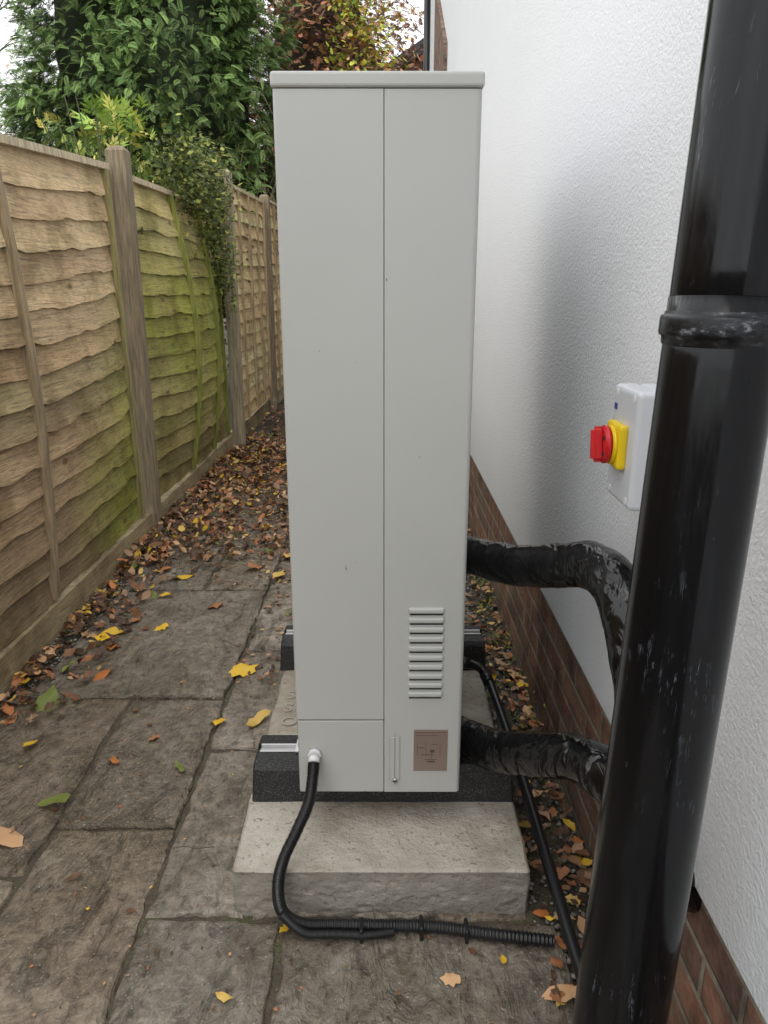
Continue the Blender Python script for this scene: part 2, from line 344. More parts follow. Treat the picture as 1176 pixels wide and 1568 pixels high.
# ---------------------------------------------------------------- concrete plinth
bm=bmesh.new(); bmesh.ops.create_cube(bm,size=1)
for v in bm.verts: v.co=Vector((-.312+(v.co.x+.5)*.612,1.262+(v.co.y+.5)*1.12,-.03+(v.co.z+.5)*.139))
bmesh.ops.bevel(bm,geom=bm.edges[:],offset=.005,segments=1,affect='EDGES')
bmesh.ops.subdivide_edges(bm,edges=[e for e in bm.edges if e.calc_length()>.05],cuts=40,use_grid_fill=True)
for v in bm.verts:
    p=v.co; v.co=p+Vector((noise.noise(p*14),noise.noise(p*14+Vector((5,0,0))),noise.noise(p*11+Vector((0,9,0)))*.5))*.003
    if p.y<1.275 and p.z<.10: v.co.y+=.006*max(0,noise.noise(p*26))+.005*max(0,noise.noise(p*60))
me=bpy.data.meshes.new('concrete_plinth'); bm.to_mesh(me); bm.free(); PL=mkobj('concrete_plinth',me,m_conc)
m_let=M('impressed_letter',(.38,.35,.30),(.46,.43,.37),rough=.9)
for ch,y in (('S',1.93),('S',1.86),('O',1.79),('D',1.70)):
    cu=bpy.data.curves.new('letter','FONT'); cu.body=ch; cu.size=.06; cu.extrude=.0008
    o=bpy.data.objects.new('impressed_letter',cu); COL.objects.link(o); o.location=(-.285,y,.1115); o.parent=PL; cu.materials.append(m_let)
# ---------------------------------------------------------------- rubber feet
def foot(y,dx=0):
    P=empty('rubber_support_foot')
    vs=[];sec=[(0,.108),(.004,.19),(.012,.203),(.05,.205),(.052,.197),(.088,.197),(.09,.205),(.128,.203),(.136,.19),(.14,.108)]
    xs=[-.306,-.302,.296,.30]
    n=len(sec)
    for k,x in enumerate(xs):
        for a,z in sec:
            e=.004 if k in (0,3) else 0
            vs.append((x+dx*(1 if x<0 else -1)+(.006 if x<0 else -.006)*((z-.108)/.1),y+a+(e if a<.07 else -e),z-e*(z>.15)))
    fs=[(k*n+i,k*n+(i+1)%n,(k+1)*n+(i+1)%n,(k+1)*n+i) for k in range(3) for i in range(n)]+[tuple(range(n-1,-1,-1)),tuple(3*n+i for i in range(n))]
    me=bpy.data.meshes.new('rubber_block'); me.from_pydata(vs,[],fs); mkobj('rubber_block',me,m_rub,P)
    for yy in (.053,.079): rbox('channel_rail',(-.292+dx,y+yy,.198),(.287-dx,y+yy+.006,.2085),.001,m_alu,P)
    rbox('channel_base',(-.292+dx,y+.0595,.1975),(.287-dx,y+.0785,.2),0,m_alu,P)
foot(1.476); foot(2.10,-.018)
# ---------------------------------------------------------------- heat pump
U=empty('heat_pump'); Y0,Y1=1.38,2.36
rbox('inner_case',(-.178,Y0+.004,.215),(.156,Y1-.004,1.57),0,m_darkgap,U)
rbox('front_left_panel',(-.184,Y0,.3855),(-.0005,Y1,1.5642),.0012,m_paint,U,2,outer=(-.184,.007))
rbox('front_right_panel',(.0005,Y0+.0005,.208),(.1625,Y1,1.5642),.0012,m_paint,U,2,outer=(.1625,.009))
rbox('lower_access_panel',(-.182,Y0+.001,.208),(-.0005,Y1-.3,.3826),.002,m_paint,U,2,outer=(-.182,.006))
rbox('lid',(-.187,Y0-.004,1.5655),(.1655,Y1+.004,1.59),.0055,m_paint,U,3)
for i in range(10):
    z=.640-i*.0208
    rbox('louvre',(.049,Y0-.006,z-.0125),(.121,Y0+.006,z),.0045,m_paint,U,4)
    rbox('louvre_shade_strip',(.052,Y0-.001,z-.0165),(.118,Y0+.004,z-.0118),0,m_darkgap,U)  # dark strip painted as the shadow line below the louvre
t=NT('rating_label'); t.base(t.ramp(t.noise(5,2),[(.3,(.27,.20,.165)),(.7,(.36,.28,.235))])); t.rough(.3); t.b.inputs['Metallic'].default_value=.35
rbox('rating_label',(.0625,Y0-.0012,.262),(.134,Y0+.002,.362),.0006,t.m,U)
m_ink=M('ink',(.10,.075,.06),rough=.5)
for (a,b,c,d) in ((.067,.13,.3555,.3561),(.067,.115,.349,.3495),(.070,.0707,.30,.33),(.07,.085,.319,.3197),(.088,.0887,.30,.335),(.10,.115,.327,.3277),(.118,.1187,.30,.328),(.078,.105,.302,.3027),(.10,.1007,.285,.31),(.085,.112,.290,.2907),(.097,.107,.308,.314),(.092,.108,.284,.287)):
    rbox('label_mark',(a,Y0-.002,c),(b,Y0-.0013,d),0,m_ink,U)
def tab(name,g,pr,mat,bv):
    bm=bmesh.new(); bmesh.ops.create_cube(bm,size=1)
    for v in bm.verts: v.co=Vector((.0125-g+(v.co.x+.5)*(.021+2*g),Y0-pr+(v.co.y+.5)*.006,.228-g+(v.co.z+.5)*(.127+2*g)))
    bmesh.ops.bevel(bm,geom=[e for e in bm.edges if abs(e.verts[0].co.y-e.verts[1].co.y)>.003],offset=.0098+g*.9,segments=6,affect='EDGES')
    if bv: bmesh.ops.bevel(bm,geom=[e for e in bm.edges if all(v.co.y<Y0-pr*.8 for v in e.verts)],offset=bv,segments=2,affect='EDGES')
    me=bpy.data.meshes.new(name); bm.to_mesh(me); bm.free(); mkobj(name,me,mat,U)
tab('pressed_tab_shade',.0007,.0002,m_groove_shade,0); tab('pressed_tab',0,.0016,m_paint,.0012)  # larger dark slab behind the tab paints the shade around its edge
cyl('screw',(.0235,Y0-.006,.239),(.0235,Y0-.001,.239),.0055,m_alu,U,16,bev=.001)
for a in (0,1): rbox('screw_slot',(.0235-(.004 if a else .0006),Y0-.0066,.239-(.0006 if a else .004)),(.0235+(.004 if a else .0006),Y0-.0058,.239+(.0006 if a else .004)),0,m_darkgap,U)
for x,z,s in ((-.075,.72,.0022),(-.0755,.727,.0012),(.004,1.262,.0022),(.066,.945,.0012),(-.055,.735,.001),(-.05,1.12,.001),(-.117,1.14,.0012)): rbox('scuff',(x,Y0-.0006,z),(x+s*.7,Y0+.001,z+s*2),0,m_ink,U)
def ring(name,cx,cy,cz,R,r,mat):
    pts=[(cx,cy+R*math.cos(a),cz+R*math.sin(a)) for a in np.linspace(0,2*math.pi,41)]
    tube(name,pts,r,mat,U,6,0,closed=False)
for cz in (.56,1.18):
    cyl('fan_opening',(-.1848,1.92,cz),(-.180,1.92,cz),.285,m_darkgap,U,48)
    for R in np.linspace(.05,.29,11): ring('grille_ring',-.188,1.92,cz,R,.0022,m_paint)
    for k in range(8):
        a=k*math.pi/4; cyl('grille_spoke',(-.187,1.92+.04*math.cos(a),cz+.04*math.sin(a)),(-.187,1.92+.29*math.cos(a),cz+.29*math.sin(a)),.003,m_paint,U,8)
    cyl('grille_hub',(-.192,1.92,cz),(-.184,1.92,cz),.05,m_paint,U,32)
rbox('coil_fins',(.1605,1.75,.30),(.1635,2.30,1.5),0,M('coil',(.06,.06,.065),(.03,.03,.03),scale=80,rough=.6,metal=.4),U)
for y in (1.545,2.165):
    for sx,a,b in ((1,-.208,-.175),(2,.155,.184)):
        rbox('mounting_flange',(a,y-.022,.209),(b,y+.022,.2135),.001,m_white if sx==1 else m_alu,U)
        xx=(a+b)/2+(-.004 if sx==1 else .006)
        cyl('flange_bolt',(xx,y,.213),(xx,y,.228),.010,m_white,U,6)
g=Vector((-.147,Y0,.304))
cyl('gland_locknut',g,g+Vector((0,-.010,0)),.0145,m_white,U,8,bev=.001); cyl('gland_body',g+Vector((0,-.01,0)),g+Vector((0,-.026,-.006)),.012,m_white,U,20,bev=.002)
# ---------------------------------------------------------------- flexible conduit
def corr(amp,pitchn):
    return lambda s,a,p: amp*(1 if math.sin(s*pitchn*2*math.pi)>0 else -1)
CP=[(-.147,1.357,.297),(-.148,1.335,.277),(-.155,1.31,.235),(-.178,1.28,.19),(-.202,1.245,.15),(-.212,1.225,.10),(-.203,1.215,.05),(-.165,1.212,.024),(-.10,1.215,.018),(.0,1.213,.018),(.10,1.21,.018),(.20,1.195,.017),(.335,1.175,.018)]
tube('flexible_conduit',CP,.0118,m_blk,None,14,1000,corr(.0008,210))
CJ=bpy.data.objects['flexible_conduit']
tube('second_run',[(-.205,1.20,.06),(-.16,1.192,.022),(-.10,1.193,.017),(-.03,1.192,.016),(.02,1.20,.016)],.0085,m_blk,CJ,12,500,corr(.0006,80))
for x,y in ((-.045,1.207),(.075,1.213),(.165,1.205)):
    rbox('saddle_clip',(x-.004,y-.021,-.004),(x+.004,y+.016,.0315),.003,m_blk,CJ)
# ---------------------------------------------------------------- insulated pipes
def wrinkle(A,f=16):
    def w(s,a,p):
        q=p*f; v=noise.noise(q)+.35*noise.noise(q*2.1+Vector((3,3,3)))
        r=abs(noise.noise(Vector((s*15+.4*math.sin(a+s*9),math.cos(a)*.4,math.sin(a)*.4))))
        return A*(v*.7-1.1*(max(0,.12-r)/.12)**2+.4)
    return w
tube('insulated_pipe',[(.12,1.66,.665),(.20,1.60,.668),(.28,1.47,.695),(.34,1.34,.745),(.372,1.25,.775),(.392,1.16,.765),(.40,1.06,.68),(.402,1.0,.58),(.41,.96,.45),(.46,.95,.38),(.5,.95,.37)],.0415,m_wrap,None,48,480,wrinkle(.004,17))
tube('insulated_pipe',[(.12,1.57,.255),(.19,1.50,.26),(.25,1.40,.297),(.31,1.30,.355),(.36,1.22,.405),(.40,1.13,.425),(.44,1.05,.40),(.50,.99,.38)],.0425,m_wrap,None,48,400,wrinkle(.0045,19))
# ---------------------------------------------------------------- condensate pipe
CPN=empty('condensate_pipe')
tube('drain_run',[(.12,2.02,.205),(.22,1.985,.203),(.27,1.955,.2),(.287,1.93,.192),(.30,1.86,.183),(.325,1.55,.145),(.345,1.3,.09),(.362,1.1,.045),(.37,.98,.03)],.0125,m_blk,CPN,20,120)
cyl('elbow_socket',(.288,1.925,.191),(.296,1.885,.186),.016,m_blk,CPN)
cyl('elbow_socket_b',(.215,1.987,.203),(.25,1.967,.202),.016,m_blk,CPN)
# ---------------------------------------------------------------- soil pipe
SP=empty('soil_pipe')
def ax(z): return Vector((.276+.048*z,.700+.05*z,z))
tube('lower_pipe',[ax(z) for z in np.linspace(-.02,1.24,20)],.0550,m_pvc,SP,56,0)
tube('upper_pipe',[ax(z) for z in np.linspace(1.2,3.2,30)],.0540,m_pvc,SP,56,0)
def lathe(name,prof,mat):
    vs=[];n=56
    for z,r in prof:
        c=ax(z)
        for j in range(n): a=2*math.pi*j/n; vs.append((c.x+r*math.cos(a),c.y+r*math.sin(a),z))
    fs=[(i*n+j,i*n+(j+1)%n,(i+1)*n+(j+1)%n,(i+1)*n+j) for i in range(len(prof)-1) for j in range(n)]
    me=bpy.data.meshes.new(name); me.from_pydata(vs,[],fs); o=mkobj(name,me,mat,SP,True); return o
lathe('socket_collar',[(1.196,.0551),(1.198,.0565),(1.205,.0572),(1.2055,.0593),(1.208,.0602),(1.222,.0602),(1.2245,.0594),(1.225,.0570),(1.228,.0562),(1.230,.0540)],m_dpvc)
lathe('base_socket',[(.0,.0615),(.30,.0615),(.305,.0605),(.318,.0595),(.322,.0551)],m_pvc)
lathe('pipe_clamp',[(.262,.0618),(.262,.0645),(.288,.0645),(.288,.0618)],m_dpvc)
cl=ax(.275)
rbox('clamp_lug',(cl.x-.002,cl.y-.085,.264),(cl.x+.004,cl.y-.061,.286),.001,m_dpvc,SP); rbox('clamp_lug_b',(cl.x+.014,cl.y-.084,.264),(cl.x+.02,cl.y-.059,.286),.001,m_dpvc,SP)
cyl('clamp_bolt',(cl.x-.014,cl.y-.076,.275),(cl.x+.032,cl.y-.076,.275),.0035,m_alu,SP,12); cyl('bolt_head',(cl.x-.008,cl.y-.076,.275),(cl.x-.002,cl.y-.076,.275),.0075,m_alu,SP,6); cyl('nut',(cl.x+.02,cl.y-.076,.275),(cl.x+.027,cl.y-.076,.275),.0075,m_alu,SP,6)
c=ax(2.0); rbox('wall_bracket',(c.x,c.y-.02,2.0),(.464,c.y+.02,2.03),.002,m_blk,SP)
# ---------------------------------------------------------------- isolator switch
I=empty('isolator_switch')
xa,xb=.385,.4625; ya,yb=1.135,1.262; za,zb=.912,1.098
rbox('back_box',(.425,ya,za),(xb,yb,zb),.006,m_boxp,I,3)
rbox('cover',(xa,ya-.001,za-.001),(.4235,yb+.001,zb+.001),.009,m_boxp,I,4)
for y in (ya+.02,yb-.02):
    for z in (za+.012,zb-.012): cyl('cover_screw',(xa-.0008,y,z),(xa+.004,y,z),.006,m_white,I,16)
rbox('rating_sticker',(xa-.0008,yb-.026,zb-.040),(xa+.001,yb-.012,zb-.030),0,m_blue,I)
kc=Vector((xa,1.205,1.006))
rbox('yellow_plate',(xa-.014,kc.y-.036,kc.z-.036),(xa+.002,kc.y+.036,kc.z+.036),.006,m_yel,I,3)
cyl('yellow_ring',(xa-.020,kc.y,kc.z),(xa-.012,kc.y,kc.z),.032,m_yel,I,40,bev=.002)
cyl('red_base',(xa-.031,kc.y,kc.z),(xa-.0195,kc.y,kc.z),.031,m_red,I,40,bev=.003)
bm=bmesh.new(); bmesh.ops.create_cube(bm,size=1)
for v in bm.verts: v.co=Vector((v.co.x*.022,v.co.y*.018,v.co.z*.058))
bmesh.ops.bevel(bm,geom=bm.edges[:],offset=.006,segments=3,affect='EDGES'); me=bpy.data.meshes.new('grip'); bm.to_mesh(me); bm.free()
o=mkobj('red_grip',me,m_red,I); o.location=(xa-.037,kc.y,kc.z); o.rotation_euler=(math.radians(-12),0,0)
for a in (40,140,220,320):
    r=math.radians(a); cyl('padlock_hole',(xa-.0318,kc.y+.02*math.cos(r),kc.z+.02*math.sin(r)),(xa-.029,kc.y+.02*math.cos(r),kc.z+.02*math.sin(r)),.004,m_darkgap,I,12)
cyl('bottom_gland',(.443,1.2,za-.03),(.443,1.2,za),.013,m_boxp,I,16); 
# ---------------------------------------------------------------- pebbles
bm=bmesh.new(); bmesh.ops.create_icosphere(bm,subdivisions=1,radius=1); tv=[tuple(v.co) for v in bm.verts]; tf=[[v.index for v in f.verts] for f in bm.faces]; bm.free()
tv=np.array(tv)*[1,.75,.5]
n=5200
x=np.concatenate([rng.uniform(.31,.465,n//2),rng.uniform(-1.22,-1.1,n//4),rng.uniform(-1.2,.4,n-n//2-n//4)])
y=np.concatenate([rng.uniform(.7,5,n//2),rng.uniform(2.1,5,n//4),rng.uniform(.6,5,n-n//2-n//4)])
sc=rng.uniform(.002,.0085,n); sc[n//2+n//4:]*=.35
z=np.where(x>.31,-.010,-.003)+sc*.3; z[n//2+n//4:]=.002
g=rng.uniform(.06,.36,n); w=rng.uniform(.0,.25,n); cols=np.stack([g*(1+w*.5),g,g*(1-w)],1)
d=rng.normal(size=(n,3)); d[:,2]*=.2; up=np.tile([0,0,1.],(n,1))+rng.normal(size=(n,3))*.2
scatter('gravel',tv,tf,np.stack([x,y,z],1),d,up,sc,cols,m_peb)
# ---------------------------------------------------------------- fallen leaves
def leaf_tpl(kind):
    if kind==0: out=[(-.5,0),(-.35,.16),(-.1,.27),(.15,.24),(.38,.1),(.55,0),(.38,-.1),(.15,-.24),(-.1,-.27),(-.35,-.16)]
    elif kind==1: out=[(-.45,.02),(-.42,.16),(-.22,.20),(-.08,.34),(.08,.26),(.25,.28),(.30,.14),(.52,.03),(.32,-.12),(.26,-.25),(.08,-.24),(-.12,-.33),(-.22,-.18),(-.42,-.15)]
    else: out=[(-.5,0),(-.4,.12),(-.22,.22),(-.02,.2),(.12,.26),(.3,.14),(.52,.02),(.32,-.08),(.1,-.12),(-.15,-.1),(-.36,-.09)]
    n=len(out); k=1.1 if kind!=1 else .7
    vs=[(0,0,0)]+[(a,b,k*b*b+.25*a*a*(1 if kind<2 else -1)+.06*math.sin(a*9+b*7)) for a,b in out]
    fs=[(0,i+1,(i+1)%n+1) for i in range(n)]
    vs+=[(-.5,.008,.05),(-.5,-.008,.05),(-.78,0,.12)]; fs.append((n+1,n+2,n+3))
    return vs,fs
PAL=np.array([lin(172,116,78),lin(132,94,68),lin(212,178,96),lin(226,184,56),lin(170,136,108),lin(102,76,58),lin(206,164,122),lin(118,128,66),lin(84,64,50),lin(188,118,66)])
def pick(n,p): return PAL[rng.choice(len(PAL),n,p=np.array(p)/sum(p))]*rng.uniform(.7,1.2,(n,1))
P=[];
def region(n,x0,x1,y0,y1,z0=.004,z1=.03,smin=.02,smax=.055,bias=None,p=(3,4,1.2,.8,4,4,2.5,.8,4,.8)):
    x=rng.uniform(x0,x1,n)
    if bias=='l': x=x0+(x1-x0)*rng.random(n)**2.2
    if bias=='r': x=x1-(x1-x0)*rng.random(n)**1.8
    P.append((x,rng.uniform(y0,y1,n),rng.uniform(z0,z1,n),rng.uniform(smin,smax,n),pick(n,p)))
region(330,-1.2,-.96,1.9,3.4,bias='l'); region(16,-1.2,-.5,1.0,3.0,z1=.008,smin=.018,smax=.035,p=(3,5,.4,.2,4,5,1,.6,5,.6))
region(35,-1.2,.2,.75,3.2,z1=.008,smin=.008,smax=.020,p=(3,5,.6,.2,4,5,1,.5,5,.6))
region(1700,-1.2,-.42,3.35,6.5,z1=.05); region(900,-1.2,-.1,3.8,8.5,z1=.05); region(350,-.45,.45,3.4,6,z1=.04)
region(700,-1.2,-.75,3.2,6,z1=.06,bias='l')
region(480,.31,.455,1.05,4.,z0=-.006,z1=.015,smin=.015,smax=.045,bias='r'); region(60,-.5,-.35,2.2,3.3,z1=.01,smin=.012,smax=.03)
region(1500,-1.2,-.4,3.0,6.5,z1=.03,smin=.01,smax=.022,p=(2,5,.5,.5,2,5,1,.5,5,1))
region(700,-1.2,.3,.7,3.4,z0=.003,z1=.005,smin=.003,smax=.010,p=(2,5,1.,.3,3,5,2,1,5,.6))
hero=[(-.478,2.285,.10,3,0),(-.47,3.15,.085,2,1),(-.886,1.48,.08,6,1),(-1.01,2.56,.095,3,1),(.125,1.098,.034,6,1),(.338,1.07,.085,6,0),(-.495,1.975,.05,3,0),(-.375,1.975,.085,2,1),(-.553,1.745,.05,7,0),(-.826,1.60,.07,7,1),
(-.92,2.93,.06,3,1),(-.689,2.83,.07,0,0),(-.291,1.063,.035,2,0),(-.74,1.78,.045,9,1),(-.196,1.215,.035,3,0),(-1.0,1.85,.05,3,1),(-.98,2.45,.06,9,1),(-.85,2.62,.05,3,0),(-1.05,2.08,.11,7,1),(.37,1.24,.04,6,0),(.39,1.36,.04,0,1),(.23,1.14,.02,3,1),(-1.08,2.75,.08,0,0),(-.9,3.15,.09,3,1),(-.6,3.25,.09,0,0),(-.95,2.25,.08,9,0),(-.45,3.4,.09,2,1)]
h=np.array(hero)
P.append((h[:,0],h[:,1],np.full(len(h),.008),h[:,2],PAL[h[:,3].astype(int)]))
X=np.concatenate([p[0] for p in P]);Yy=np.concatenate([p[1] for p in P]);Z=np.concatenate([p[2] for p in P]);SC=np.concatenate([p[3] for p in P])*1.2;CC=np.concatenate([p[4] for p in P])
keep=~((X>-.33)&(X<.31)&(Yy>1.24)&(Yy<2.4)); X,Yy,Z,SC,CC=X[keep],Yy[keep],Z[keep],SC[keep],CC[keep]
FL=empty('fallen_leaves'); kk=rng.integers(0,3,len(X))
for k in range(3):
    q=kk==k; n=q.sum(); a=rng.uniform(0,6.28,n); tl=np.where(Z[q]>.012,.5,.14)
    d=np.stack([np.cos(a),np.sin(a),rng.normal(size=n)*tl],1); up=np.stack([rng.normal(size=n)*tl,rng.normal(size=n)*tl,np.ones(n)*rng.choice([1,1,-1],n)],1)
    vs,fs=leaf_tpl(k)
    scatter('leaves',vs,fs,np.stack([X[q],Yy[q],Z[q]+SC[q]*.07],1),d,up,SC[q],CC[q],m_fleaf,FL)
tw=MB()
for i in range(110):
    if i<45: x,y=random.uniform(-1.1,.2),random.uniform(.8,3)
    else: x,y=random.uniform(-1.2,-.5),random.uniform(3,6)
    if -.34<x<.31 and 1.2<y<2.4: continue
    a=random.uniform(0,6.28); L=random.uniform(.04,.16); p=Vector((x,y,.007))
    pts=[p+Vector((math.cos(a)*L*s,math.sin(a)*L*s,random.uniform(0,.006)))+Vector((random.uniform(-1,1),random.uniform(-1,1),0))*.012 for s in (0,.35,.7,1)]
    vs,fs=tube('x',pts,.0011,None,n=5,res=8,ret=True); g=random.uniform(.5,2.0); tw.add(vs,fs,(.16*g,.115*g,.07*g))
tw.obj('twigs',m_peb)
# ---------------------------------------------------------------- vegetation
def quadleaf(L=1,W=.4,x0=0,y0=0,ang=0,z=0,fold=.12):
    c,s=math.cos(ang),math.sin(ang); pts=[(0,0,0),(.35*L,W/2,fold*W),(.4*L,0,-.02),(.35*L,-W/2,fold*W),(L,0,-.08*L)]
    vs=[(x0+a*c-b*s,y0+a*s+b*c,z+h) for a,b,h in pts]; return vs,[(0,2,1),(0,3,2),(1,2,4),(2,3,4)]
def tpl(parts):
    V=[];Fc=[]
    for vs,fs in parts:
        o=len(V); V+=vs; Fc+=[tuple(i+o for i in f) for f in fs]
    return V,Fc
parts=[]
def diamond(x0,y0,ang,L,W,z0,dz):
    c,s=math.cos(ang),math.sin(ang)
    pts=[(0,-W*.3,0),(.6*L,-W/2,dz*.5),(L,0,dz),(.5*L,W/2,dz*.4)]
    return [(x0+a*c-b*s,y0+a*s+b*c,z0+h) for a,b,h in pts],[(0,1,2),(0,2,3)]
parts.append(diamond(0,0,0,1,.05,0,-.3))
for i in range(9):
    x=.04+i*.10; L=.40*(math.sin(math.pi*min(1,.30+i*.08)))
    for sg in (1,-1):
        xx=x+(.05 if sg<0 else 0); zz=-.3*xx*xx
        parts.append(diamond(xx,0,sg*math.radians(46-i*2),L,.06,zz,-.08))
CON=tpl(parts)
TW=tpl([quadleaf(.55,.26,x*.2,0,a,0) for x,a in ((0,.9),(.6,-.8),(1.2,.8),(1.9,-.75),(2.5,.6),(3.1,-.5),(3.4,.1))])
def crown(name,tplt,clumps,per,size,spread,colf,parent,droop=-.3,mat=None,ext=1.0,lay=1.,dk=.22):
    pos=[];dr=[];sc=[];cl=[];up=[]
    for (c,o,k) in clumps:
        n=per; q=rng.normal(size=(n,3))*spread; q[:,2]*=lay
        d=nz(np.array(o)[None]*ext+rng.normal(size=(n,3))*.55+np.array([0,0,droop])[None])
        pos.append(np.array(c)+q); dr.append(d)
        up.append(np.array([0,0,1.])[None]+rng.normal(size=(n,3))*.4+np.array(o)[None]*.5)
        sc.append(rng.uniform(size*.6,size*1.25,n))
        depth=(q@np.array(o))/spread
        cl.append(colf(n,k)*(1+dk*np.clip(depth,-1.6,1.6))[:,None])  # painted shade: inner sprays darkened, outer ones lightened
    return scatter(name,tplt[0],tplt[1],np.concatenate(pos),np.concatenate(dr),np.concatenate(up),np.concatenate(sc),np.clip(np.concatenate(cl),.004,1),mat or m_leaf,parent)
def surf_clumps(c,R,n,zlo,zhi,rf,jit=.12,inside=0,front=None,bump=.22,zr=None):
    out=[]
    while len(out)<n:
        z=random.uniform(*zr) if zr and random.random()<.85 else random.uniform(zlo,zhi); a=random.uniform(0,2*math.pi)
        if front is not None and math.sin(a)>front and random.random()<.85: continue
        r=rf((z-zlo)/(zhi-zlo))*R*(1+bump*noise.noise((math.cos(a)*1.6,math.sin(a)*1.6,z*.9)))*(1-random.random()**3*inside)+random.uniform(-jit,jit)
        o=Vector((math.cos(a),math.sin(a),.15)).normalized()
        out.append(((c[0]+r*math.cos(a),c[1]+r*math.sin(a),z),tuple(o),random.uniform(.55,1.3)))
    return out
def core(name,c,R,zlo,zhi,rf,parent,mat=m_core):  # dark blob added inside a crown, standing for its inner shade
    vs=[];fs=[];n=28;m=24
    for i in range(m+1):
        w=i/m; z=zlo+(zhi-zlo)*w
        for j in range(n):
            a=2*math.pi*j/n; r=max(.02,rf(w)*R*(1+.22*noise.noise((math.cos(a)*1.6,math.sin(a)*1.6,z*.9))+.15*noise.noise((a*3,z*3,1))))
            vs.append((c[0]+r*math.cos(a),c[1]+r*math.sin(a),z))
    for i in range(m):
        for j in range(n): fs.append((i*n+j,i*n+(j+1)%n,(i+1)*n+(j+1)%n,(i+1)*n+j))
    fs.append(tuple(m*n+j for j in range(n)))
    me=bpy.data.meshes.new(name); me.from_pydata(vs,[],fs); mkobj(name,me,mat,parent)
def trunk(c,h,r,parent,limbs=8,spread=1.2,z0=1.0):
    mb=MB()
    pts=[(c[0]+.1*noise.noise((z,c[0],0)),c[1]+.1*noise.noise((z,0,c[1])),z) for z in np.linspace(-.1,h,8)]
    vs,fs=tube('t',pts,lambda s:r*(1-.85*s),None,n=10,res=30,ret=True); mb.add(vs,fs)
    for i in range(limbs):
        z=z0+(h-z0)*(i+.5)/limbs; a=i*2.4+random.uniform(-.4,.4); L=spread*random.uniform(.6,1)*(1-.5*z/h)
        p=Vector((c[0],c[1],z)); q=[p,p+Vector((math.cos(a)*L*.5,math.sin(a)*L*.5,L*.25)),p+Vector((math.cos(a+.2)*L,math.sin(a+.2)*L,L*.6))]
        vs,fs=tube('t',q,lambda s:r*.35*(1-.8*s),None,n=6,res=10,ret=True); mb.add(vs,fs)
        for k in range(3):
            s=q[1].lerp(q[2],random.random()); a2=a+random.uniform(-1.2,1.2); e=s+Vector((math.cos(a2),math.sin(a2),random.uniform(.1,.9)))*L*.45
            vs,fs=tube('t',[s,s.lerp(e,.5)+Vector((0,0,.04)),e],lambda s:r*.13*(1-.8*s),None,n=5,res=6,ret=True); mb.add(vs,fs)
    mb.obj('trunk_and_limbs',m_bark,parent)
# conifer
T=empty('conifer_tree'); cc=(-2.60,9.6); rf=lambda w:(1.0 if w<.55 else 1-.75*(w-.55)/.45)*min(1,.75+w*2)
trunk(cc,7.2,.14,T,10,1.2)
core('inner_shade_core',cc,1.05,.9,7.0,rf,T)
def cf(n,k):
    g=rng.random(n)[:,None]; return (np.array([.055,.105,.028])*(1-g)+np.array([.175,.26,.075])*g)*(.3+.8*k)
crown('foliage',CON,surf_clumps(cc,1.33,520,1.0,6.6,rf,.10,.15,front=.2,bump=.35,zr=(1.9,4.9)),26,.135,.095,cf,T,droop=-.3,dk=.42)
# brown autumn tree
T=empty('beech_tree'); cc=(-.95,12.6); rf=lambda w:math.sin(math.pi*min(.93,.18+w*.8))
trunk(cc,6.5,.10,T,14,1.8,1.5)
def cb(n,k):
    c=np.array([lin(176,118,90),lin(198,148,114),lin(150,106,82),lin(164,144,86),lin(130,96,76)]); return c[rng.integers(0,5,n)]*(.45+.6*k)
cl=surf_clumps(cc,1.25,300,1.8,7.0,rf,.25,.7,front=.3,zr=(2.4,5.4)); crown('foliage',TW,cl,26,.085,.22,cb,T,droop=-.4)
core('twig_shade_core',cc,.85,2.2,6.2,rf,T,M('inner_twig_shade',(.06,.04,.028),(.03,.022,.016),rough=1))  # dark brown blob, painted inner shade of the crown
# yellow-green tree
T=empty('maple_tree'); cc=(-.32,11.4); rf=lambda w:math.sin(math.pi*min(.95,.15+w*.8))
trunk(cc,5.2,.04,T,9,.4,2.4)
def cy(n,k):
    c=np.array([lin(160,180,66),lin(196,196,84),lin(126,152,64),lin(206,180,78)]); return c[rng.integers(0,4,n)]*(.6+.6*k)
crown('foliage',TW,surf_clumps(cc,.30,100,2.8,6.2,rf,.1,.6),22,.06,.12,cy,T,droop=-.2)
# brown twiggy hedge
T=empty('hedge'); 
def ch(n,k):
    c=np.array([lin(140,102,76),lin(104,108,58),lin(170,124,92),lin(84,80,50)]); return c[rng.integers(0,4,n)]*(.35+.65*k)
cl=[((random.uniform(-2.2,.4),random.uniform(10.3,11.0),random.uniform(.1,3.2)),(0,-.9,.3),random.uniform(.4,1.2)) for i in range(220)]
crown('foliage',TW,cl,18,.07,.17,ch,T,droop=-.1)
rbox('inner_shade_core',(-2.2,10.9,-.1),(.44,11.5,2.9),.1,m_core,T)  # dark box added to fill the hedge with shade
mb=MB()
for i in range(150):
    x=random.uniform(-2.0,-.6); y=random.uniform(8.6,10.0); z=random.uniform(1.0,2.3)
    p=Vector((x,y,z)); e=p+Vector((random.uniform(-.5,.5),random.uniform(-.3,.1),random.uniform(.4,1.1)))
    vs,fs=tube('t',[p,p.lerp(e,.5)+Vector((random.uniform(-.1,.1),0,0)),e],lambda s:.008*(1-.7*s),None,n=5,res=6,ret=True); mb.add(vs,fs)
mb.obj('bare_twigs',M('twig_bark',(.30,.21,.15),(.18,.125,.09),rough=.8),T)
